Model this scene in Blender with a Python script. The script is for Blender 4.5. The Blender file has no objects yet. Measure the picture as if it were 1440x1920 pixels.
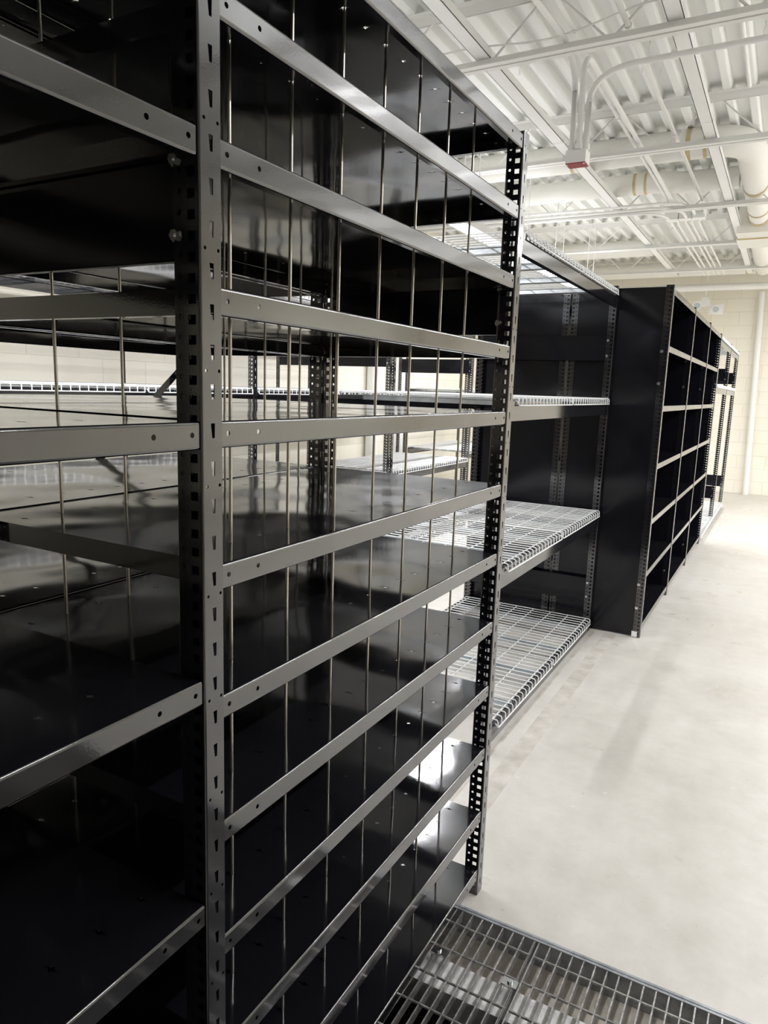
import bpy, math, random
from mathutils import Vector, Matrix
from mathutils.geometry import tessellate_polygon
random.seed(7)
scn = bpy.context.scene
C = scn.collection
PI = math.pi

# ------------------------------------------------------------------ camera
def make_camera():
    yaw, pit, rol = 5.0648e-1, 1.7301e-1, 3.3889e-2
    f = Vector((-math.sin(yaw)*math.cos(pit), math.cos(yaw)*math.cos(pit), -math.sin(pit)))
    r = f.cross(Vector((0, 0, 1))).normalized()
    u = r.cross(f)
    r2 = math.cos(rol)*r + math.sin(rol)*u
    u2 = -math.sin(rol)*r + math.cos(rol)*u
    cam = bpy.data.cameras.new('camera')
    cam.sensor_fit = 'VERTICAL'; cam.sensor_height = 36.0; cam.lens = 1331.0/1920*36.0
    cam.clip_start = 0.02; cam.clip_end = 60
    o = bpy.data.objects.new('camera', cam); C.objects.link(o)
    m = Matrix((( r2.x, u2.x, -f.x, 0), (r2.y, u2.y, -f.y, 0), (r2.z, u2.z, -f.z, 1.486), (0, 0, 0, 1)))
    o.matrix_world = m
    scn.camera = o
make_camera()

# ------------------------------------------------------------------ world, exposure, lamps' strength
w = bpy.data.worlds.new('world'); scn.world = w; w.use_nodes = True
w.node_tree.nodes['Background'].inputs[0].default_value = (0.9, 0.93, 1, 1)
w.node_tree.nodes['Background'].inputs[1].default_value = 0.3
LAMP_W = 40.0          # watts of every ceiling strip
LAMP_COL = (0.965, 0.965, 1.0)
scn.view_settings.view_transform = 'Standard'
scn.view_settings.look = 'None'
scn.view_settings.gamma = 1
scn.view_settings.use_curve_mapping = False
scn.view_settings.exposure = -0.44
scn.cycles.max_bounces = 12
scn.cycles.diffuse_bounces = 6
scn.cycles.glossy_bounces = 6
scn.cycles.sample_clamp_indirect = 6

# ------------------------------------------------------------------ materials
def mat(name, col, rough=.5, metal=0., ior=1.5, spec=.5):
    m = bpy.data.materials.new(name); m.use_nodes = True
    b = m.node_tree.nodes['Principled BSDF']
    b.inputs['Base Color'].default_value = (*col, 1)
    b.inputs['Roughness'].default_value = rough
    b.inputs['Metallic'].default_value = metal
    b.inputs['IOR'].default_value = ior
    b.inputs['Specular IOR Level'].default_value = spec
    return m
def nd(m, t, **kw):
    n = m.node_tree.nodes.new(t)
    for k, v in kw.items():
        if k.startswith('i_'): n.inputs[k[2:].replace('_', ' ')].default_value = v
        else: setattr(n, k, v)
    return n
def lk(m, a, b): m.node_tree.links.new(a, b)
def bsdf(m): return m.node_tree.nodes['Principled BSDF']
def coords(m, scale=(1, 1, 1)):
    t = nd(m, 'ShaderNodeTexCoord'); mp = nd(m, 'ShaderNodeMapping'); mp.inputs['Scale'].default_value = scale
    lk(m, t.outputs['Object'], mp.inputs['Vector']); return mp.outputs['Vector']
def bump(m, height, strength, dist=.01, prev=None):
    b = nd(m, 'ShaderNodeBump'); b.inputs['Strength'].default_value = strength; b.inputs['Distance'].default_value = dist
    lk(m, height, b.inputs['Height'])
    if prev: lk(m, prev, b.inputs['Normal'])
    lk(m, b.outputs['Normal'], bsdf(m).inputs['Normal']); return b.outputs['Normal']
def noise(m, v, scale, detail=2, rough=.5):
    n = nd(m, 'ShaderNodeTexNoise'); n.inputs['Scale'].default_value = scale; n.inputs['Detail'].default_value = detail
    n.inputs['Roughness'].default_value = rough; lk(m, v, n.inputs['Vector']); return n.outputs['Fac']
def ramp(m, fac, stops):
    r = nd(m, 'ShaderNodeValToRGB'); e = r.color_ramp.elements
    while len(e) < len(stops): e.new(.5)
    for i, (p, c) in enumerate(stops): e[i].position = p; e[i].color = (*c, 1)
    lk(m, fac, r.inputs['Fac']); return r.outputs['Color']
def math2(m, op, a, b):
    n = nd(m, 'ShaderNodeMath', operation=op)
    for i, q in enumerate((a, b)):
        if isinstance(q, (int, float)): n.inputs[i].default_value = q
        else: lk(m, q, n.inputs[i])
    return n.outputs[0]

# gloss black enamel of the posts and end sheets
M_BLK = mat('black_enamel', (.010, .010, .013), .08, 0, 2.0)
v = coords(M_BLK)
bump(M_BLK, noise(M_BLK, v, 420, 2), .05, .0006)
# gloss black enamel of the shelf sheets: slightly oil-canned
M_SHELF = mat('black_shelf_enamel', (.008, .008, .011), .085, 0, 2.1)
v = coords(M_SHELF)
n1 = bump(M_SHELF, noise(M_SHELF, v, 3.2, 1), .55, .012)
n2 = bump(M_SHELF, noise(M_SHELF, v, 260, 2), .05, .0006, n1)
dust = noise(M_SHELF, v, 700, 1)
lk(M_SHELF, ramp(M_SHELF, dust, [(.0, (.008, .008, .010)), (.76, (.008, .008, .010)), (.80, (.22, .22, .22))]), bsdf(M_SHELF).inputs['Base Color'])
M_PANEL = mat('black_panel_enamel', (.006, .006, .009), .13, 0, 1.42)
v = coords(M_PANEL); bump(M_PANEL, noise(M_PANEL, v, 2.2, 1), .5, .02)
M_STEEL = mat('bright_steel_rod', (.62, .585, .53), .28, 1.0)
M_ZINC = mat('zinc_bolt', (.75, .77, .78), .22, 1.0)
M_GALV = mat('galvanised_channel', (.62, .66, .68), .35, .75)
v = coords(M_GALV); lk(M_GALV, ramp(M_GALV, noise(M_GALV, v, 30, 3), [(.3, (.52, .55, .57)), (.7, (.68, .71, .73))]), bsdf(M_GALV).inputs['Base Color'])
M_WIRE = mat('light_grey_wire', (.86, .87, .87), .35, .0)
M_WHITE = mat('white_ceiling_paint', (.86, .855, .83), .55)
M_WHITE2 = mat('white_enamel', (.90, .90, .885), .5)
M_DUCT = mat('painted_duct', (.83, .82, .77), .6)
M_TAPE = mat('yellowed_duct_sealant', (.60, .49, .28), .7)
M_RED = mat('dark_red_plate', (.36, .045, .055), .45)
M_DARK = mat('dark_hole', (.01, .01, .01), .6)
M_LENS = mat('lamp_diffuser', (.9, .9, .9), .4)
bsdf(M_LENS).inputs['Emission Color'].default_value = (*LAMP_COL, 1)
bsdf(M_LENS).inputs['Emission Strength'].default_value = 6.0
M_GLASS = mat('emergency_lamp_glass', (.55, .6, .66), .1)

# ceiling deck
M_DECK = mat('white_roof_deck', (.74, .73, .68), .6)
v = coords(M_DECK)
lk(M_DECK, ramp(M_DECK, noise(M_DECK, v, 1.2, 4), [(.3, (.82, .825, .80)), (.7, (.88, .885, .86))]), bsdf(M_DECK).inputs['Base Color'])
# polished concrete floor
M_FLOOR = mat('pale_concrete', (.6, .57, .52), .4)
v = coords(M_FLOOR)
mixn = math2(M_FLOOR, 'ADD', math2(M_FLOOR, 'MULTIPLY', noise(M_FLOOR, v, 1.1, 5, .6), .6), math2(M_FLOOR, 'MULTIPLY', noise(M_FLOOR, v, 9, 6, .7), .4))
c1 = ramp(M_FLOOR, mixn, [(.33, (.50, .475, .43)), (.50, (.585, .56, .515)), (.64, (.65, .63, .59))])
sp = ramp(M_FLOOR, noise(M_FLOOR, v, 26, 3, .55), [(.0, (0, 0, 0)), (.70, (0, 0, 0)), (.76, (1, 1, 1))])
dk = ramp(M_FLOOR, noise(M_FLOOR, v, 60, 2, .5), [(.0, (1, 1, 1)), (.24, (1, 1, 1)), (.28, (0, 0, 0))])
def mix(m, fac, a, b, f=1.0):
    x = nd(m, 'ShaderNodeMix', data_type='RGBA')
    fac = math2(m, 'MULTIPLY', fac, f)
    lk(m, fac, x.inputs[0])
    for i, q in ((6, a), (7, b)):
        if isinstance(q, tuple): x.inputs[i].default_value = (*q, 1)
        else: lk(m, q, x.inputs[i])
    return x.outputs[2]
c2 = mix(M_FLOOR, sp, c1, (.78, .77, .74), .55)
c3 = mix(M_FLOOR, dk, c2, (.30, .27, .23), .35)
lk(M_FLOOR, c3, bsdf(M_FLOOR).inputs['Base Color'])
lk(M_FLOOR, ramp(M_FLOOR, noise(M_FLOOR, v, 5, 4), [(.3, (.26, .26, .26)), (.7, (.5, .5, .5))]), bsdf(M_FLOOR).inputs['Roughness'])
bump(M_FLOOR, noise(M_FLOOR, v, 14, 5), .08, .004)
M_STRIP = mat('old_adhesive_track', (.50, .47, .42), .5)
v = coords(M_STRIP); lk(M_STRIP, ramp(M_STRIP, noise(M_STRIP, v, 12, 5), [(.35, (.45, .42, .37)), (.65, (.60, .57, .53))]), bsdf(M_STRIP).inputs['Base Color'])
# painted block walls
def block_mat(name, ax):
    m = mat(name, (.78, .73, .58), .55)
    t = nd(m, 'ShaderNodeTexCoord'); s = nd(m, 'ShaderNodeSeparateXYZ'); lk(m, t.outputs['Object'], s.inputs[0])
    cb = nd(m, 'ShaderNodeCombineXYZ'); lk(m, s.outputs[ax], cb.inputs[0]); lk(m, s.outputs[2], cb.inputs[1])
    b = nd(m, 'ShaderNodeTexBrick'); lk(m, cb.outputs[0], b.inputs['Vector'])
    b.offset = .5; b.inputs['Scale'].default_value = 1; b.inputs['Brick Width'].default_value = .406; b.inputs['Row Height'].default_value = .2032
    b.inputs['Mortar Size'].default_value = .0045; b.inputs['Mortar Smooth'].default_value = .6
    b.inputs['Color1'].default_value = (.88, .845, .74, 1); b.inputs['Color2'].default_value = (.865, .825, .715, 1); b.inputs['Mortar'].default_value = (.78, .73, .61, 1)
    lk(m, b.outputs['Color'], bsdf(m).inputs['Base Color'])
    inv = math2(m, 'SUBTRACT', 1.0, b.outputs['Fac'])
    n0 = bump(m, inv, .5, .004)
    bump(m, noise(m, cb.outputs[0], 60, 3), .12, .004, n0)
    return m
M_BLOCKX = block_mat('cream_block_end', 0)
M_BLOCKY = block_mat('cream_block_side', 1)
# drain
M_GRATE = mat('worn_galvanised_grating', (.35, .34, .33), .38, .8)
v = coords(M_GRATE)
lk(M_GRATE, ramp(M_GRATE, noise(M_GRATE, v, 55, 5, .7), [(.30, (.22, .215, .21)), (.55, (.50, .49, .48)), (.72, (.75, .74, .72))]), bsdf(M_GRATE).inputs['Base Color'])
M_PIT = mat('tan_pit_concrete', (.36, .325, .27), .8)
v = coords(M_PIT); lk(M_PIT, ramp(M_PIT, noise(M_PIT, v, 18, 6, .65), [(.3, (.40, .365, .31)), (.7, (.60, .56, .49))]), bsdf(M_PIT).inputs['Base Color'])
bump(M_PIT, noise(M_PIT, v, 26, 5), .5, .01)
M_DEEP = mat('pit_shade_black', (.012, .012, .012), .8)  # black stands in for the shade deep in the pit
M_LEDGE = mat('grey_ledge', (.50, .50, .49), .55, .25)
v = coords(M_LEDGE); lk(M_LEDGE, ramp(M_LEDGE, noise(M_LEDGE, v, 40, 5, .7), [(.3, (.50, .50, .495)), (.7, (.82, .82, .80))]), bsdf(M_LEDGE).inputs['Base Color'])
M_FRAME = mat('weathered_steel_angle', (.22, .235, .25), .45, .55)
v = coords(M_FRAME); lk(M_FRAME, ramp(M_FRAME, noise(M_FRAME, v, 22, 5, .65), [(.3, (.22, .235, .255)), (.7, (.45, .465, .48))]), bsdf(M_FRAME).inputs['Base Color'])

# ------------------------------------------------------------------ mesh helpers
class MB:
    def __init__(s): s.v = []; s.f = []; s.sm = []; s.mi = []
    def add(s, vs, fs, smooth=False, mi=0):
        o = len(s.v); s.v += [tuple(q) for q in vs]
        for q in fs: s.f.append(tuple(i+o for i in q)); s.sm.append(smooth); s.mi.append(mi)
        return s
    def box(s, x0, x1, y0, y1, z0, z1, mi=0):
        vs = [(x, y, z) for x in (x0, x1) for y in (y0, y1) for z in (z0, z1)]
        return s.add(vs, [(0, 1, 3, 2), (4, 6, 7, 5), (0, 4, 5, 1), (2, 3, 7, 6), (0, 2, 6, 4), (1, 5, 7, 3)], mi=mi)
    def tube(s, pts, r, n=8, smooth=True, mi=0, caps=True):
        pts = [Vector(p) for p in pts]; vs = []; fs = []
        up = None
        for i, p in enumerate(pts):
            t = (pts[min(i+1, len(pts)-1)]-pts[max(i-1, 0)]).normalized()
            if up is None:
                a = Vector((0, 0, 1)) if abs(t.z) < .9 else Vector((1, 0, 0))
                up = t.cross(a).normalized()
            up = (up - t*up.dot(t)).normalized(); b = t.cross(up)
            rr = r[i] if isinstance(r, (list, tuple)) else r
            for k in range(n):
                a = 2*PI*k/n; vs.append(p+rr*(math.cos(a)*up+math.sin(a)*b))
        for i in range(len(pts)-1):
            for k in range(n):
                a, b = i*n+k, i*n+(k+1) % n; fs.append((a, b, b+n, a+n))
        s.add(vs, fs, smooth, mi)
        if caps:
            m = (len(pts)-1)*n
            s.add(vs[:n], [tuple(range(n))[::-1]], False, mi); s.add(vs[m:], [tuple(range(n))], False, mi)
        return s
    def cell(s, fn, u0, u1, v0, v1, hole=None, t=.0016):
        """a piece of sheet between (u0,v0) and (u1,v1) with an optional punched hole, thickness t"""
        if u1-u0 < 1e-6 or v1-v0 < 1e-6: return s
        outer = [(u0, v0), (u1, v0), (u1, v1), (u0, v1)]
        if not hole:
            s.add([fn(a, b, 0) for a, b in outer]+[fn(a, b, -t) for a, b in outer], [(0, 1, 2, 3), (7, 6, 5, 4)]); return s
        loops = [[Vector((a, b, 0)) for a, b in outer], [Vector((a, b, 0)) for a, b in hole]]
        tris = tessellate_polygon(loops); P = outer+list(hole); n = len(P); nh = len(hole)
        vs = [fn(a, b, 0) for a, b in P]+[fn(a, b, -t) for a, b in P]
        fs = []
        for tr in tris:
            (ax, ay), (bx, by), (cx, cy) = (P[i] for i in tr)
            if (bx-ax)*(cy-ay)-(by-ay)*(cx-ax) < 0: tr = tr[::-1]
            fs.append(tuple(tr)); fs.append(tuple(i+n for i in tr[::-1]))
        for k in range(nh):
            a, b = 4+k, 4+(k+1) % nh; fs.append((a, b, b+n, a+n))
        s.add(vs, fs); return s
    def build(s, name, m, parent=None, flip=False):
        me = bpy.data.meshes.new(name); me.from_pydata(s.v, [], s.f)
        for p, q, i in zip(me.polygons, s.sm, s.mi): p.use_smooth = q; p.material_index = i
        for q in (m if isinstance(m, (list, tuple)) else [m]): me.materials.append(q)
        me.update()
        o = bpy.data.objects.new(name, me); C.objects.link(o)
        if parent: o.parent = parent
        return o
def circle(u, v, r, n=8): return [(u+r*math.cos(2*PI*k/n+.3), v+r*math.sin(2*PI*k/n+.3)) for k in range(n)]
def rect(u, v, a, b): return [(u-a, v-b), (u+a, v-b), (u+a, v+b), (u-a, v+b)]
def tag(o, label=None, cat=None, group=None, kind=None):
    if label: o['label'] = label
    if cat: o['category'] = cat
    if group: o['group'] = group
    if kind: o['kind'] = kind
    return o
def thing(name, loc, label, cat, group=None):
    o = bpy.data.objects.new(name, None); C.objects.link(o); o.location = loc; o.empty_display_size = .1
    return tag(o, label, cat, group)
def struct(name, mb, m): return tag(mb.build(name, m), kind='structure')
def place(src, name, parent, loc):
    """another part that shares a mesh"""
    o = bpy.data.objects.new(name, src); C.objects.link(o); o.parent = parent; o.location = loc; return o

# ------------------------------------------------------------------ room shell
XL, XR, YB, YF, ZC = -4.45, 5.0, -6.5, 12.75, 3.60
PX0, PX1, PY0, PY1 = -1.25, 1.6, .15, 1.745      # drain opening
b = MB()
for (x0, x1, y0, y1) in ((XL, XR, PY1, YF), (XL, XR, YB, PY0), (XL, PX0, PY0, PY1), (PX1, XR, PY0, PY1)):
    b.box(x0, x1, y0, y1, -.04, 0)
struct('floor', b, M_FLOOR)
struct('wall_left', MB().box(XL-.2, XL, YB, YF, -.04, ZC+.15), M_BLOCKY)
struct('wall_right', MB().box(XR, XR+.2, YB, YF, -.04, ZC+.15), M_BLOCKY)
struct('wall_back', MB().box(XL-.2, XR+.2, YF, YF+.2, -.04, ZC+.15), M_BLOCKX)
struct('wall_front', MB().box(XL-.2, XR+.2, YB-.2, YB, -.04, ZC+.15), M_BLOCKX)
# corrugated roof deck: ribs run along y
b = MB(); P = .1525; x = XL-.02; prof = []
ph = .609 % P
x = -.609-P*26
while x < XR+.1:
    prof += [(x-.026, ZC), (x-.020, ZC-.003), (x+.020, ZC-.003), (x+.026, ZC), (x+.040, ZC+.052), (x+P-.040, ZC+.052)]
    x += P
vs = []; fs = []
for q in prof: vs += [(q[0], YB-.1, q[1]), (q[0], YF+.1, q[1])]
for i in range(len(prof)-1): fs.append((2*i, 2*i+1, 2*i+3, 2*i+2))
b.add(vs, fs); b.box(XL-.2, XR+.2, YB-.2, YF+.2, ZC+.06, ZC+.12)
struct('ceiling', b, M_DECK)
# old adhesive track on the floor beside the wire rack
struct('trim_1', MB().box(-.925, -.905, 1.9, 4.47, 0, .0008).box(-.85, -.775, 1.9, 4.47, 0, .0008), M_STRIP)

# ------------------------------------------------------------------ ceiling strip lamps
def strip_light(x, y, z0, pw, up, label, first=[None]):
    t = thing('strip_light', (x, y, z0), label, 'light', 'ceiling strip lights in long rows')
    if first[0] is None:
        hb = MB().box(-.055, .055, -.60, .60, .012, .075); hb.box(-.035, .035, -.61, .61, .02, .07)
        h = hb.build('housing', M_WHITE2, t)
        l = MB().box(-.045, .045, -.585, .585, -.012, .012).build('diffuser', M_LENS, t)
        first[0] = (h.data, l.data)
    else:
        for d, n in zip(first[0], ('housing', 'diffuser')): place(d, n, t, (0, 0, 0))
    for q in (-.15, .15): MB().tube([(0, q, .07), (0, q, ZC+.02-z0)], .005, 6).build('hanger', M_WHITE2, t)
    la = bpy.data.lights.new('strip_lamp', 'AREA'); la.shape = 'RECTANGLE'; la.size = .10; la.size_y = 1.18
    la.energy = LAMP_W*pw; la.color = LAMP_COL
    lo = bpy.data.objects.new('strip_lamp', la); C.objects.link(lo); lo.parent = t; lo.location = (0, 0, -.016)
    lb = la.copy(); lb.energy = LAMP_W*pw*up  # added upward fill that brightens the ceiling
    lo = bpy.data.objects.new('added_ceiling_fill', lb); C.objects.link(lo); lo.parent = t; lo.location = (0, 0, .079); lo.rotation_euler = (PI, 0, 0)
ORD = ('nearest', 'second nearest', 'third nearest', 'middle', 'third farthest', 'second farthest', 'farthest', 'last')
for x, z, pw, up, lab, ys in ((-2.36, 2.74, 1.6, .08, 'ceiling strip light in the left row, seen through wire decks', [1.0, 2.6, 5.5, 6.75, 8.0, 9.4]),
                (1.3, 3.00, 1.25, .6, 'ceiling strip light in the row over the open aisle', [1.5, 3.95, 5.5, 7.0, 8.5, 10.0]),
                (3.7, 2.80, .8, .9, 'ceiling strip light, added unseen along the right wall to brighten reflections', [8.0, 9.5, 11.0])):  # row added out of view to brighten ceiling and rail reflections
    for k, y in enumerate(ys): strip_light(x, y, z, pw, up, (ORD[k] if len(ys) > 3 else ('nearest', 'middle', 'farthest')[k])+' white '+lab)

# ------------------------------------------------------------------ shelving posts
H_POST = 2.125
def post_mesh(sx=1, H=H_POST):
    """angle post: 38 mm face with keyed slots, 43 mm return flange with square slots and round holes. sx=-1 mirrors it for the rear."""
    b = MB()
    face = lambda u, v, w: (sx*w, u, v)
    fl = lambda u, v, w: (-sx*u, w*-1, v)
    ps = .0495; z = (1.82 % ps)-ps/2
    pairs = [(1.796+.148*k) for k in range(-12, 3)]
    # face: three columns; middle one carries the slots, outer ones the small pairs
    def column(u0, u1, holes, pitch, zs, fn, shape):
        z0 = 0.0; cuts = []
        for zc in zs:
            a, c = zc-pitch/2, zc+pitch/2
            if a < .004 or c > H-.002: continue
            if a > z0+1e-5: b.cell(fn, u0, u1, z0, a)
            b.cell(fn, u0, u1, max(a, z0), c, shape(zc)); z0 = c
        b.cell(fn, u0, u1, z0, H)
    zs = [1.82 % ps + ps*k for k in range(60)]
    trap = lambda zc: [(.0165, zc+.0095), (.0190, zc-.0095), (.0235, zc-.0095), (.0240, zc+.0095)]
    column(.0150, .0255, 1, ps, zs, face, trap)
    column(.003, .0150, 1, .012, sorted(pairs), face, lambda zc: circle(.0090, zc, .0024))
    column(.0255, .0375, 1, .012, sorted(pairs), face, lambda zc: circle(.0325, zc, .0024))
    # rolled corner and lip
    n = 4; R = .003
    vs = []; fs = []
    for k in range(n+1):
        a = k/n*PI/2; yy = R-R*math.sin(a); xx = -sx*(R-R*math.cos(a))
        vs += [(xx, yy, 0), (xx, yy, H)]
    fs = [(2*k, 2*k+1, 2*k+3, 2*k+2) for k in range(n)]
    b.add(vs, fs, True)
    b.add([(0, .0375, 0), (0, .0375, H), (-sx*.002, .0385, 0), (-sx*.002, .0385, H), (-sx*.007, .0385, 0), (-sx*.007, .0385, H), (-sx*.007, .037, 0), (-sx*.007, .037, H)], [(0, 2, 3, 1), (2, 4, 5, 3), (4, 6, 7, 5)])
    p2 = .02475; zs2 = [1.838 % p2 + p2*k for k in range(110)]
    column(.003, .0070, 1, 9, [], fl, None)
    column(.0070, .0210, 1, p2, [q-.004 for q in zs2], fl, lambda zc: rect(.014, zc, .0062, .0058))
    column(.0210, .0245, 1, 9, [], fl, None)
    column(.0245, .0430, 1, p2, zs2, fl, lambda zc: circle(.0330, zc, .0036))
    # foot
    b.box(min(-sx*.038, -sx*.001), max(-sx*.038, -sx*.001), .002, .036, 0, .003)
    return b
_pf = post_mesh(1).build('post', M_BLK); POST_F = _pf.data
_pr = post_mesh(-1).build('post', M_BLK); POST_R = _pr.data
bpy.data.objects.remove(_pf); bpy.data.objects.remove(_pr)

# ------------------------------------------------------------------ solid shelves
def shelf_mesh(L, D, marks=(), rows=(), fh=.032, shoulder=.075, detail=True):
    """local: x from 0 (front) to -D, y 0..L, top at z=0"""
    b = MB(); R = .004; t = .0012
    top = lambda u, v, w: (-u, v, w)
    # the sheet in bands of constant depth
    edges = [R]; bands = []
    for r in rows: bands.append((r-.018, r+.018, r))
    u = R
    for a, c, r in bands:
        b.add([top(u, 0, 0), top(a, 0, 0), top(a, L, 0), top(u, L, 0), top(u, 0, -t), top(a, 0, -t), top(a, L, -t), top(u, L, -t)], [(3, 2, 1, 0), (4, 5, 6, 7)])
        v0 = 0
        f2 = lambda p, q, w: (-p, q, w)
        for y in marks:
            a0, a1 = y-.012, y+.012
            if a0 > v0: b.add([top(a, v0, 0), top(c, v0, 0), top(c, a0, 0), top(a, a0, 0), top(a, v0, -t), top(c, v0, -t), top(c, a0, -t), top(a, a0, -t)], [(3, 2, 1, 0), (4, 5, 6, 7)])
            h = [(r-.016, y+.0014), (r-.0034, y+.0017), (r-.0020, y+.0044), (r+.0020, y+.0044), (r+.0034, y+.0014), (r+.016, y-.0014), (r+.0034, y-.0017), (r+.0020, y-.0044), (r-.0020, y-.0044), (r-.0034, y-.0014)]
            b.cell(f2, a, c, a0, a1, h, t); v0 = a1
        b.add([top(a, v0, 0), top(c, v0, 0), top(c, L, 0), top(a, L, 0), top(a, v0, -t), top(c, v0, -t), top(c, L, -t), top(a, L, -t)], [(3, 2, 1, 0), (4, 5, 6, 7)])
        u = c
    b.add([top(u, 0, 0), top(D-R, 0, 0), top(D-R, L, 0), top(u, L, 0), top(u, 0, -t), top(D-R, 0, -t), top(D-R, L, -t), top(u, L, -t)], [(3, 2, 1, 0), (4, 5, 6, 7)])
    # front and rear bends and flanges
    for x0, s in ((0, -1), (-D, 1)):
        n = 5; vs = []
        for k in range(n+1):
            a = k/n*PI/2; vs += [(x0+s*(R-R*math.sin(a)), 0, -R+R*math.cos(a)), (x0+s*(R-R*math.sin(a)), L, -R+R*math.cos(a))]
        b.add(vs, [(2*k, 2*k+1, 2*k+3, 2*k+2) for k in range(n)], True)
        fn = lambda u, v, w, x0=x0, s=s: (x0-s*w, u, v)
        ys = [.012, shoulder, L-shoulder, L-.012] if s == -1 else []
        e0 = 0
        for yy in ys:
            if yy-.008 > e0: b.cell(fn, e0, yy-.008, -fh, -R, None, t)
            b.cell(fn, yy-.008, yy+.008, -fh, -R, circle(yy, -fh*.52, .0036, 12), t); e0 = yy+.008
        b.cell(fn, e0, L, -fh, -R, None, t)
        # lower bend and return lip
        vs = []
        for k in range(4):
            a = k/3*PI/2; vs += [(x0+s*(R-R*math.cos(a)), 0, -fh-R*math.sin(a)), (x0+s*(R-R*math.cos(a)), L, -fh-R*math.sin(a))]
        b.add(vs, [(2*k, 2*k+1, 2*k+3, 2*k+2) for k in range(3)], True)
        xs = sorted((x0+s*R, x0+s*.016)); b.box(xs[0], xs[1], 0, L, -fh-R, -fh-R+t)
    # side flanges, with their own small bend at the bottom
    for y0, y1 in ((0, t), (L-t, L)): b.box(-D+.004, -.004, y0, y1, -fh, -.0002)
    b.box(-D+.02, -.02, 0, .014, -fh-.002, -fh); b.box(-D+.02, -.02, L-.014, L, -fh-.002, -fh)
    return b
def mesh_only(b, name, m):
    o = b.build(name, m); d = o.data; bpy.data.objects.remove(o); return d
ROW_F, ROW_B = .085, .485
DEP = .578
SH_TIGHT = mesh_only(shelf_mesh(1.092, DEP, [.038+.0725*k for k in range(15)], (ROW_F, ROW_B)), 'shelf', M_SHELF)
SH_WIDE = SH_TIGHT
PLATE_B = MB()
def plate_mesh(D, h, t=.002):
    b = MB(); b.box(-D, 0, 0, t, 0, h); b.box(-D+.002, -.002, 0, .012, h-.002, h); b.box(-D+.002, -.002, 0, .012, 0, .002); return b
PLATE = mesh_only(plate_mesh(DEP-.03, .145), 'sway_plate', M_PANEL)
BOLT = MB().tube([(0, -.007, 0), (0, 0, 0)], .0072, 6, False)
BOLT.tube([(0, -.0015, 0), (0, .0, 0)], .0095, 12, False).tube([(0, -.009, 0), (0, -.006, 0)], .0035, 8)
BOLT = mesh_only(BOLT, 'bolt', M_ZINC)

ZA = [2.118, 1.952, 1.783, 1.606, 1.436, 1.242, 1.0515, .857, .668, .477, .277, .086]
ZD = [2.112, 1.786, 1.436, 1.088, .748, .415, .075]
PF, PRR = -.643, -1.2255       # front face / rear face x of the first row

def unit(name, label, x_front, y0, zs, group=None, flip=False, last=True, sheet=SH_TIGHT, L=1.092, D=DEP, plates=(), cat='shelving unit', first=True):
    """posts + shelves; y0 is the start of the left post face"""
    t = thing(name, (x_front, y0, 0), label, cat, group)
    ys = ([0] if first else []) + ([L+.0425] if last else [])
    for yy in ys:
        place(POST_F, 'post', t, (0, yy, 0)); place(POST_R, 'post', t, (-D-.005, yy, 0))
    for z in zs: place(sheet, 'shelf', t, (-.0025, .0402, z))
    for (yy, zz) in plates:
        p = place(PLATE, 'sway_plate', t, (-.022, yy, zz))
        for dz in (.03, .118):
            for dx in (-.018, -D+.03+.014): place(BOLT, 'bolt', p, (dx, -.0005, dz))
    return t

# ------------------------------------------------------------------ first row: unit beside the camera, unit with divider rods, unit behind
Y_NEAR = .676
far_plate_y = 1.112+.004
A2 = unit('shelving_unit', 'black shelving unit at the left edge nearest the camera, shelves far apart, no rods', PF, Y_NEAR-1.1345, ZD, last=False)
A = unit('shelving_unit', 'tall black steel shelving unit with twelve close shelves divided by thin vertical rods', PF, Y_NEAR, ZA, plates=[(.003, 1.633), (1.1345+.003, 1.633)])
MB().box(-.045, -.004, .0075, .0090, .01, 2.12).build('hole_blocker', M_BLK, A)  # added strip that blocks light through the near post's holes
# divider rods pass through the punched slits
ROD = mesh_only(MB().tube([(0, 0, .045), (0, 0, 2.124)], .0029, 8), 'divider_rod', M_STEEL)
rod_y = [.827+.145*k for k in range(7)]
for y in rod_y:
    for xx in (-.729, -1.129): place(ROD, 'divider_rod', A, (xx-PF, y-Y_NEAR, 0))
Bu = unit('shelving_unit', 'black steel shelving unit standing back to back behind the unit with divider rods', -1.237, Y_NEAR, ZA)
unit('shelving_unit', 'black shelving unit added behind the nearest unit for dark reflections, left of the camera', -1.237, Y_NEAR-1.1345, ZD, last=False)  # added to darken what the enamel reflects
for k in (2, 3):  # unseen units added so the gloss black reflects something dark
    unit('shelving_unit', ('unseen black steel shelving unit added just behind the viewer for dark reflections', 'unseen black steel shelving unit added farther behind the viewer for dark reflections')[k-2], PF, Y_NEAR-1.1345*k, ZD, last=False)
    unit('shelving_unit', ('unseen black steel shelving unit added behind the viewer for dark reflections, rear row', 'unseen black steel shelving unit added farthest behind the viewer for dark reflections, rear row')[k-2], -1.237, Y_NEAR-1.1345*k, ZD, last=False)
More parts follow.
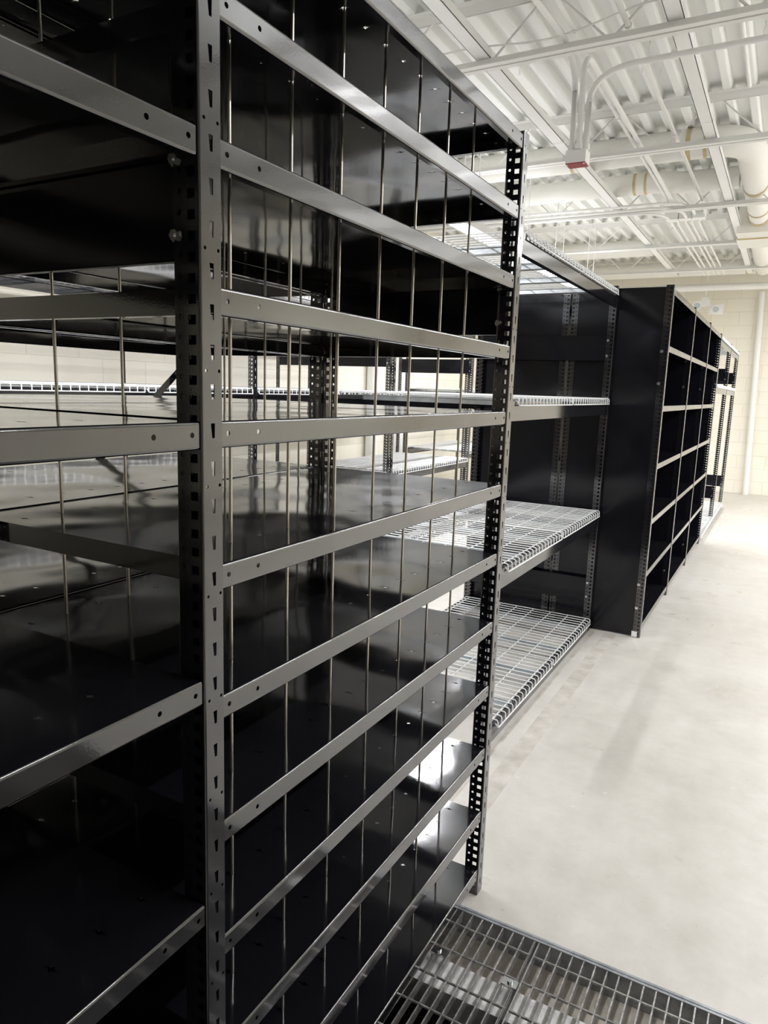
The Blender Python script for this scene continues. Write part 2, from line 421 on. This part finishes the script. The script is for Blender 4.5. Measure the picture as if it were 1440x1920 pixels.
# diagonal sway strap on its back
b = MB(); xs = -1.237-DEP-.008
p0, p1 = Vector((xs, .75, .64)), Vector((xs, 1.83, 1.535)); d = (p1-p0).normalized(); nrm = Vector((0, -d.z, d.y))*.011
b.add([p0+nrm, p0-nrm, p1-nrm, p1+nrm]+[q+Vector((-.0025, 0, 0)) for q in (p0+nrm, p0-nrm, p1-nrm, p1+nrm)], [(0, 1, 2, 3), (7, 6, 5, 4), (0, 4, 5, 1), (3, 2, 6, 7), (1, 5, 6, 2), (0, 3, 7, 4)])
for v_ in range(len(b.v)): b.v[v_] = (b.v[v_][0]+1.237, b.v[v_][1]-Y_NEAR, b.v[v_][2])
b.build('sway_strap', M_PANEL, Bu)

# ------------------------------------------------------------------ wire racks
def wire_deck_mesh(W, D, sp=.0495, spx=.115):
    """local x from 0 (front) to -D, y 0..W, wires' top at z=0, waterfall over both long sides"""
    b = MB(); r = .0028; n = int(round((W-.02)/sp)); R = .010; dr = .034
    for k in range(n+1):
        y = .01+(W-.02)*k/n
        path = [(0, y, -dr), (0, y, -R), (-.003, y, -.003), (-R, y, 0), (-D+R, y, 0), (-D+.003, y, -.003), (-D, y, -R), (-D, y, -dr)]
        b.tube(path, r, 6, caps=False)
    m = int(round((D-.06)/spx))
    for k in range(m+1):
        x = -.03-(D-.06)*k/m; b.tube([(x, 0.0, -.0055), (x, W, -.0055)], r, 6)
    for x in (0.003, -D-.003):
        s = 1 if x > -.1 else -1
        b.tube([(x-s*.012, .004, -dr+.018), (x, .012, -dr), (x, W-.012, -dr), (x-s*.012, W-.004, -dr+.018)], r*1.15, 6)
    return b
def beam_mesh(L, h=.078):
    """step beam seen from the front: face, ledge and small bottom lip; local y 0..L, top at z=0, x from 0 to -.03"""
    b = MB(); b.box(-.002, 0, 0, L, -h, 0); b.box(-.022, -.002, 0, L, -.002, 0); b.box(-.024, -.022, 0, L, -.02, 0); b.box(-.026, -.002, 0, L, -h, -h+.002)
    b.box(-.004, 0, -.001, .03, -h-.006, .004); b.box(-.004, 0, L-.03, L+.001, -h-.006, .004); return b
def channel_mesh(D):
    b = MB(); b.box(-D+.005, -.005, -.022, .022, -.036, -.034); b.box(-D+.005, -.005, -.022, -.020, -.036, -.010); b.box(-D+.005, -.005, .020, .022, -.036, -.010)
    b.box(-D+.005, -.005, -.032, -.020, -.012, -.010); b.box(-D+.005, -.005, .020, .032, -.012, -.010); return b
_wm = {}
def rack(name, label, xf, y0, L, D, levels, ndeck=2, first=True, last=True, plates=(), group=None, inset=0.0, cat='wire rack', beamh=.078):
    t = thing(name, (xf, y0, 0), label, cat, group)
    key = (round(L, 3), round(D, 3), ndeck)
    if key not in _wm:
        _wm[key] = (mesh_only(wire_deck_mesh((L-.04-inset)/ndeck-.006, D-.01), 'wire_deck', M_WIRE), mesh_only(beam_mesh(L-.04, beamh), 'beam', M_BLK),
                    mesh_only(channel_mesh(D-.03), 'support_channel', M_GALV), mesh_only(plate_mesh(D-.03, .15), 'sway_plate', M_PANEL))
    wd, bm, ch, pl = _wm[key]
    for yy in ([0] if first else [])+([L] if last else []):
        place(POST_F, 'post', t, (0, yy, 0)); place(POST_R, 'post', t, (-D, yy, 0))
    W = (L-.04-inset)/ndeck
    for z in levels:
        place(bm, 'front_beam', t, (-.001, .039, z-.012))
        o = place(bm, 'rear_beam', t, (-D+.001, L-.001, z-.012)); o.rotation_euler = (0, 0, PI)
        for k in range(ndeck):
            dk_ = place(wd, 'wire_deck', t, (.006, .042+inset+k*W, z+.006))
            for q in (.27, .77): place(ch, 'support_channel', dk_, (-.018, W*q, -.004))
    for yy, zz in plates:
        p = place(pl, 'sway_plate', t, (-.015, yy, zz))
        for dz in (.03, .12): place(BOLT, 'bolt', p, (-.018, -.0005, dz))
    return t
ZR = [2.098, 1.462, .774, .075]
rack('wire_rack', 'black rack with light grey wire decks, set back between rod-divided unit and tall end panel', -.945, 2.61, 1.845, .87, ZR,
     plates=[(1.845+.004, 1.69), (1.845+.004, .19)], inset=.115)
ZE = [2.10, 1.449, .755, .09]
rack('wire_rack', 'wide black wire rack against the left wall, seen through the shelves at the left edge', -2.98, 1.80, 1.80, 1.22, ZE, last=False)
rack('wire_rack', 'wide black wire rack against the left wall, seen just right of the near post', -2.98, 3.60, 1.80, 1.22, ZE, plates=[(1.80+.004, 1.665)])
rack('wire_rack', 'shallow black wire rack at the left wall with a long empty low deck', -2.98, 5.46, 1.76, .90, ZE, plates=[(.004, 1.665), (1.76+.004, 1.665)])
rack('wire_rack', 'far small wire rack in the left corner behind the low wire deck', -3.35, 8.0, 1.7, .85, [1.5, .755, .09])

# ------------------------------------------------------------------ second row: black panelled units
def sheet(D, H): 
    b = MB(); b.box(-D, 0, 0, .0015, 0, H); return b
END = mesh_only(sheet(DEP-.006, 2.105), 'end_panel', M_PANEL)
BACK = mesh_only(MB().box(0, .0015, 0, 1.09, 0, 2.105), 'back_panel', M_PANEL)
YD = 4.495
BAYW = 1.1345
names = ('nearest panelled black shelving bay, its tall plain end panel facing the wire rack', 'middle of the three panelled black shelving bays along the aisle', 'farthest of the three panelled black bays, next to the open wire bays')
for k in range(3):
    y0 = YD+BAYW*k
    pls = []
    t = unit('shelving_bay', names[k], -.640, y0, ZD, last=(k == 2), cat='shelving unit')
    place(END, 'side_panel' if k else 'end_panel', t, (-.004, .0035, .010))
    place(BACK, 'back_panel', t, (-DEP-.001, .0405, .010))
    for z in (1.75, 1.565, .19, .34):
        place(BOLT, 'bolt', t, (-.035, -.0005, z))
    if k == 2: place(mesh_only(sheet(DEP-.052, 2.105), 'side_panel', M_PANEL), 'side_panel', t, (-.040, BAYW+.0035, .010))
    if k == 0: MB().box(-.050, -.018, -.003, .003, .004, .038).build('foot_bracket', M_WHITE2, t)
rn = ('black panelled bay behind the nearest aisle bay, end panel seen through the wire rack', 'middle rear panelled bay behind the aisle bays', 'far rear panelled bay behind the aisle bays')
for k in range(1):
    t = unit('shelving_bay', rn[k], -1.232, YD+BAYW*k, ZD, last=(k == 0), cat='shelving unit')
    place(END, 'end_panel', t, (-.004, .0035, .010)); place(BACK, 'back_panel', t, (-DEP-.001, .0405, .010))
# open wire bays at the far end
yw = YD+3*BAYW+.04
for k, lab in enumerate(('first open wire bay after the panelled bays, only a high deck and a top deck', 'last open wire bay of the aisle row, nearest the block wall')):
    rack('wire_bay', lab, -.640, yw+1.42*k, 1.42, .578, [2.10, 1.63, .075], ndeck=2, first=(k == 0), last=True, plates=[(1.42+.004, 1.69), (1.42+.004, .30)])

# ------------------------------------------------------------------ floor drain with grating
PD = -.28
b = MB()
b.box(PX0, PX1, PY1-.012, PY1, -.075, -.001, 0)                                # far steel face
b.box(PX0, PX1, PY1-.003, PY1+.005, -.002, .0004, 0)
b.box(PX0-.003, PX0+.010, PY0, PY1, -.075, .0006, 0)
o = struct('trim_2', b, M_FRAME)
b = MB()
vs = [(PX0, PY1, -.075), (PX1, PY1, -.075), (PX1, 1.595, -.10), (PX0, 1.595, -.10), (PX1, 1.47, -.10), (PX0, 1.47, -.10)]
b.add(vs, [(0, 1, 2, 3), (3, 2, 4, 5)])
struct('trim_3', b, M_PIT)
ZP = -1.1
b = MB()
b.add([(PX1, 1.47, -.10), (PX0, 1.47, -.10), (PX1, 1.47, ZP), (PX0, 1.47, ZP), (PX1, PY0, ZP), (PX0, PY0, ZP), (PX1, PY0, -.04), (PX0, PY0, -.04)], [(1, 0, 2, 3), (3, 2, 4, 5), (5, 4, 6, 7)])
for x, o_ in ((PX0, 1), (PX1, -1)):
    q = [(x, PY1, -.04), (x, PY0, -.04), (x, PY0, ZP), (x, PY1, ZP)]
    b.add(q, [(0, 1, 2, 3)[::o_]])
struct('trim_4', b, M_DEEP)
bl = MB().box(PX0+.005, PX1-.005, 1.475, 1.572, -.098, -.030).build('ledge_bar', M_LEDGE)
tag(bl, 'flat light grey support bar lying under the drain grating', 'support bar')
def grate_panel(x0, x1, label, clips):
    t = thing('drain_grate', (x0, PY0, 0), label, 'drain grate')
    L = PY1-.015-PY0; b = MB(); n = int((x1-x0-.006)/.0305)
    for k in range(n+1):
        x = .003+k*.0305; b.box(x-.0018, x+.0018, 0, L, -.026, -.0005)
    b.box((x1-x0)-.006, (x1-x0)-.003, 0, L, -.026, -.0005)
    b.build('bearing_bars', M_GRATE, t)
    b = MB(); y = 1.676-PY0
    while y > 0:
        pts = [(i*(x1-x0)/12+.001, y, -.0030) for i in range(13)]; b.tube([(p[0] if i < 12 else x1-x0-.002, p[1], p[2]) for i, p in enumerate(pts)], .0036, 6); y -= .0975
    b.build('cross_rods', M_GRATE, t)
    for cx in clips:
        c = MB().box(cx-.020, cx+.020, 1.545-PY0, 1.570-PY0, -.001, .0025)
        c.box(cx-.020, cx-.017, 1.545-PY0, 1.570-PY0, -.02, .001).box(cx+.017, cx+.020, 1.545-PY0, 1.570-PY0, -.02, .001)
        c.tube([(cx, 1.5575-PY0, .0025), (cx, 1.5575-PY0, .008)], .007, 6, False)
        c.build('grate_clip', M_ZINC, t)
grate_panel(-1.235, -.433, 'steel bar grating panel partly under the rod-divided shelving unit', [.585, .785])
grate_panel(-.429, .37, 'steel bar grating panel in the open floor at the bottom edge of the photo', [.25, .65])
grate_panel(.374, 1.17, 'steel bar grating panel farthest right, outside the shelving', [.3])

# ------------------------------------------------------------------ roof joists
JY = [.38, 2.2, 4.02, 5.83, 7.65, 9.45, 11.3]
def joist_parts():
    tc = MB()
    for s in (-1, 1):
        a, c = sorted((s*.008, s*.012)); tc.box(XL+.01, XR-.01, a, c, ZC-.055, ZC-.003)
        a, c = sorted((s*.008, s*.052)); tc.box(XL+.01, XR-.01, a, c, ZC-.008, ZC-.003)
    bc = MB()
    for s in (-1, 1):
        a, c = sorted((s*.008, s*.012)); bc.box(XL+.01, XR-.01, a, c, 3.262, 3.302)
        a, c = sorted((s*.008, s*.046)); bc.box(XL+.01, XR-.01, a, c, 3.258, 3.263)
    wb = MB(); x = XL+.15; up = False; pts = []
    while x < XR: pts.append((x, 0, ZC-.02 if up else 3.275)); x += .33; up = not up
    wb.tube(pts, .0085, 6)
    return mesh_only(tc, 'top_chord', M_WHITE), mesh_only(bc, 'bottom_chord', M_WHITE), mesh_only(wb, 'web', M_WHITE)
JP = joist_parts()
jl = ['white bar joist almost overhead, behind the viewer', 'white bar joist over the near shelving units', 'white bar joist just in front of the red-bottomed junction box', 'white bar joist just behind the red-bottomed box',
      'white bar joist between the second round duct and the conduit troughs', 'white bar joist crossing in front of the square duct box', 'farthest white bar joist, closest to the block wall']
for y, lab in zip(JY, jl):
    t = thing('roof_joist', (0, y, 0), lab, 'joist', 'white bar joists across the ceiling')
    for d, n in zip(JP, ('top_chord', 'bottom_chord', 'web')): place(d, n, t, (0, 0, 0))

# ------------------------------------------------------------------ pipes and conduits under the deck
def pipe(name, pts, r, label, cat='pipe', m=None, n=10, group=None, rings=()):
    b = MB().tube(pts, r, n)
    for p, q in rings: b.tube([p, q], r*1.45, n)
    o = b.build(name, m or M_WHITE2); tag(o, label, cat, group); return o
def arc(p, q, c, n=6):
    """quadratic bend from p to q with corner c"""
    p, q, c = Vector(p), Vector(q), Vector(c)
    return [tuple((1-t)**2*p+2*t*(1-t)*c+t*t*q) for t in [i/n for i in range(n+1)]]
def channel(name, x, wd, h, y0, y1, z, label):
    b = MB(); b.box(x-wd/2, x+wd/2, y0, y1, z, z+.003); b.box(x-wd/2, x-wd/2+.003, y0, y1, z, z+h); b.box(x+wd/2-.003, x+wd/2, y0, y1, z, z+h)
    y = y0+.4
    while y < y1: b.box(x-wd/2-.003, x+wd/2+.003, y-.004, y+.004, z-.002, z+h); y += 3.05
    o = b.build(name, M_WHITE2); tag(o, label, 'channel')
channel('ceiling_channel', -1.69, .085, .048, -1, 11.95, 3.304, 'square white wireway running away left of the junction box')
channel('ceiling_channel', -.685, .078, .048, -1, 11.95, 3.304, 'wide flat white wireway running away right of the red-bottomed junction box')
# red-bottomed junction box on three bent conduits
BX, BY, BZ = -1.165, 4.17, 2.765
t = thing('junction_box', (BX, BY, BZ), 'white junction box with a dark red bottom plate hanging on three conduits', 'junction box')
bb = MB().box(-.055, .055, -.045, .045, -.026, .040)
bb.build('box_body', M_WHITE2, t)
MB().box(-.053, .053, -.043, .043, -.031, -.0261).build('bottom_plate', M_RED, t)
s_ = MB()
for sx in (-.045, .045):
    for sy in (-.036, .036): s_.tube([(sx, sy, -.035), (sx, sy, -.031)], .005, 8, False)
s_.build('screws', M_ZINC, t)
pipe('conduit', [(-1.200, 4.17, 2.80), (-1.205, 4.17, 3.12)]+arc((-1.205, 4.17, 3.12), (-1.24, 3.95, 3.33), (-1.21, 4.13, 3.30))+[(-1.27, 3.6, 3.34), (-1.275, -1, 3.34)], .0155, 'left conduit of the junction box, bending back over the near joist', 'conduit', rings=[((-1.200, 4.17, 2.81), (-1.2, 4.17, 2.84))])
pipe('conduit', [(-1.158, 4.15, 2.80), (-1.160, 4.15, 3.16)]+arc((-1.160, 4.15, 3.16), (-1.175, 4.40, 3.335), (-1.165, 4.17, 3.335))+[(-1.178, 8.05, 3.34)], .0155, 'middle conduit of the junction box, bending away toward the far wall', 'conduit', rings=[((-1.158, 4.15, 2.81), (-1.158, 4.15, 2.84))])
pipe('conduit', [(-1.125, 4.17, 2.80), (-1.125, 4.17, 3.05)]+arc((-1.125, 4.17, 3.05), (-.90, 4.17, 3.21), (-1.115, 4.17, 3.20))+[(-.3, 4.17, 3.215), (XR-.02, 4.17, 3.215)], .0155, 'right conduit of the junction box, curving off to the right edge', 'conduit', rings=[((-1.125, 4.17, 2.81), (-1.125, 4.17, 2.84)), ((-.72, 4.17, 3.215), (-.69, 4.17, 3.215))])
pipe('conduit', [(-1.225, 4.45, 3.35), (-1.225, 8.02, 3.35)], .010, 'thin conduit running beside the middle junction box conduit', 'conduit', rings=[((-1.225, 5.3, 3.35), (-1.225, 5.33, 3.35))])
pipe('conduit', [(-1.18, -1, 3.345), (-1.18, 4.0, 3.345)], .012, 'conduit running overhead toward the viewer beside the junction box', 'conduit')
pipe('conduit', [(-.93, -1, 3.345), (-.92, 7.6, 3.345)]+arc((-.92, 7.6, 3.345), (-.935, 8.06, 3.30), (-.92, 8.0, 3.345)), .014, 'single thick conduit between the junction box and the wide wireway', 'conduit', rings=[((-.925, 4.05, 3.345), (-.925, 4.09, 3.345)), ((-.925, 5.75, 3.345), (-.925, 5.79, 3.345))])
pipe('conduit', [(-.42, 2.0, 3.42), (-.43, 5.3, 3.42)], .012, 'short thin pipe high under the deck near the right edge', 'conduit')
# trough boxes and the conduits around them
for i, x in enumerate((-1.235, -1.115, -.985)):
    b = MB().box(x-.055, x+.055, 8.04, 8.16, 3.27, 3.34); b.box(x-.057, x+.057, 8.035, 8.165, 3.266, 3.27)
    tag(b.build('conduit_box', M_WHITE2), ('left white box of the row of three small conduit boxes on the ceiling', 'middle white box of the three small conduit boxes on the ceiling', 'right white box of the three small conduit boxes, below the duct elbow')[i], 'conduit box')
labs = ['upper conduit sweeping in from the left to the far side of the conduit boxes', 'second conduit sweeping in from the left to the middle conduit box', 'lowest conduit sweeping in from the left to the nearest conduit box']
for i, (x, yl, z) in enumerate(((-1.02, 7.50, 3.30), (-1.10, 7.56, 3.275), (-1.25, 7.62, 3.25))):
    pipe('conduit', [(XL+.02, yl, z), (x-.35, yl, z)]+arc((x-.30, yl, z), (x, yl+.36, z), (x, yl, z), 8)+[(x, 8.05, z)], .013, labs[i], 'conduit')
for i, x in enumerate((-1.26, -1.20, -1.12, -1.04, -.97)):
    kink = (-.03 if i < 3 else -.055)
    pipe('conduit', [(x, 8.15, 3.30), (x+kink, 8.45, 3.31), (x+kink, 11.95, 3.31)], .012, ('leftmost', 'second from left', 'middle', 'second from right', 'rightmost')[i]+' of the five conduits running from the conduit boxes to the far wall', 'conduit', group='parallel conduits beyond the boxes')
# cable draped over the near joist
pts = []
for i in range(60):
    q = i/59; pts.append((-2.0+2.6*q, 3.96+.01*math.sin(9*q), 3.345+.025*math.sin(q*PI*5)-.02*math.sin(q*11)))
pipe('cable', pts, .005, 'thin pale cable sagging along the joist in front of the junction box', 'cable', M_WHITE, 6)
pts = [(-1.72+.06*math.sin(i/7), 1.2+2.75*i/30, 3.40+.03*math.sin(i/3.)) for i in range(31)]
pipe('cable', pts, .004, 'thin pale cable looping beside the square wireway', 'cable', M_WHITE, 6)
# hanging clips under the ribs
for i, (x, y) in enumerate(((-.99, 4.95), (-.99, 5.4), (-1.07, 5.2), (-.86, 4.7), (-.86, 5.25), (-.80, 5.5), (-.36, 5.0), (-1.8, 4.9))):
    b = MB().tube([(0, 0, .0), (.004, 0, -.02), (-.003, .002, -.05), (.002, 0, -.085)], .0032, 5)
    o = b.build('deck_wire', M_WHITE); o.location = (x, y, ZC+.05); tag(o, ('fifth', 'sixth', 'seventh', 'second', 'third', 'fourth', 'first', 'eighth')[i]+' short tie wire hanging from the deck, counted from the right edge', 'tie wire', 'tie wires hanging from the deck')

# ------------------------------------------------------------------ ducts
def duct(name, pts, r, label, bands, n=24):
    t = thing(name, pts[0], label, 'duct')
    o0 = Vector(pts[0])
    MB().tube([tuple(Vector(p)-o0) for p in pts], r, n).build('duct_body', M_DUCT, t)
    for (p, q, rr) in bands:
        MB().tube([Vector(p)-o0, Vector(q)-o0], rr*1.013, n, caps=False).build('sealant_band', M_TAPE, t)
dx, dz, dy = -.475, 3.478, 6.46
path = [(XL+.01, dy, dz), (-.86, dy, dz)]+arc((-.78, dy, dz), (dx, dy+.34, dz-.02), (dx, dy, dz), 8)+[(dx, 7.5, 3.42), (dx, 8.2, 3.395), (dx, 8.75, 3.385)]
duct('round_duct', path, [.115]*2+[.113]*9+[.105, .100, .100], 'thick white round duct crossing above the red-bottomed box, turning away at the right edge',
     [((-.93, dy, dz), (-.895, dy, dz), .115), ((-.80, dy, dz), (-.775, dy, dz), .115), ((-1.85, dy, dz), (-1.82, dy, dz), .115), ((dx, 7.55, 3.418), (dx, 7.60, 3.416), .106),
      ((dx, 8.35, 3.391), (dx, 8.39, 3.390), .101), ((dx, 8.66, 3.386), (dx, 8.745, 3.385), .101)])
path = [(XL+.01, 7.38, 3.462), (-1.42, 7.38, 3.462)]+arc((-1.36, 7.38, 3.462), (-1.06, 7.46, 3.455), (-1.2, 7.38, 3.462), 5)+[(-.60, 7.46, 3.455)]
duct('round_duct', path, .095, 'second white round duct, behind the first one, with two yellowed bands', [((-1.50, 7.38, 3.462), (-1.475, 7.38, 3.462), .095), ((-1.40, 7.38, 3.462), (-1.375, 7.38, 3.462), .095)])
duct('round_duct', [(XL+.01, 10.5, 3.47), (-1.8, 10.5, 3.47)], .11, 'white round duct seen far off through the top wire deck', [])
duct('round_duct', [(XL+.01, 12.12, 3.43), (XR-.02, 12.12, 3.43)], .11, 'white round duct along the top of the far block wall', [((-.62, 12.12, 3.43), (-.58, 12.12, 3.43), .11), ((-.75, 12.12, 3.43), (-.72, 12.12, 3.43), .11)])
t = thing('duct_box', (-.35, 9.05, 3.23), 'square white duct box at the right edge where two round ducts meet', 'duct')
MB().box(-.33, .35, -.30, .0, .0, .33).box(-.345, .365, .0, .50, -.012, .33).build('box_body', M_DUCT, t)
MB().box(-.334, .354, -.012, .004, -.014, .335).build('sealant_band', M_TAPE, t)
duct('round_duct', [(-.51, 9.56, 3.38), (-.52, 12.005, 3.38)], .105, 'white round duct leaving the square box toward the far wall', [])
# pipe along far wall and the downspout
pipe('wall_pipe', [(XL+.01, 12.4, 3.185), (XR-.01, 12.4, 3.185)], .052, 'horizontal white pipe in front of the top of the far block wall', m=M_WHITE2, n=16)
pipe('downspout', [(-.53, 12.68, 3.13), (-.425, 12.68, .0)], .042, 'white vertical pipe on the cream block wall at the right', m=M_WHITE2, n=16)
for k, (x, y) in enumerate(((-4.36, 7.5), (-4.36, 6.6), (-4.36, 8.1))):
    x = XL+(.075, .04, .09)[k]+.003
    pipe('downspout', [(x, y, 0), (x, y, 3.2)], (.075, .04, .09)[k], ('thick white pipe on the left wall seen through the shelves', 'thin white pipe on the left wall seen through the shelves', 'thickest white pipe on the left wall, farther along')[k], m=M_WHITE2, n=16)

# ------------------------------------------------------------------ emergency light on a stem
t = thing('emergency_light', (-1.30, 12.45, 2.95), 'white twin-head emergency light hanging on a stem in front of the far wall', 'emergency light')
MB().tube([(0, 0, .05), (0, 0, .62)], .012, 8).build('stem', M_WHITE2, t)
MB().box(-.08, .08, -.04, .04, -.04, .05).box(-.05, .05, -.03, .03, .05, .09).build('battery_box', M_WHITE2, t)
for sx, z in ((-.10, -.03), (.17, -.09)):
    h = MB().tube([(sx, -.03, z), (sx, -.10, z-.01)], [.055, .065], 20, False)
    if sx > 0: h.box(sx-.11, sx+.10, -.028, .03, z-.075, z+.075)
    h = h.build('lamp_head', M_WHITE2, t)
    MB().tube([(sx, -.10, z-.01), (sx, -.106, z-.01)], .045, 20, False).build('lens', M_GLASS, h)
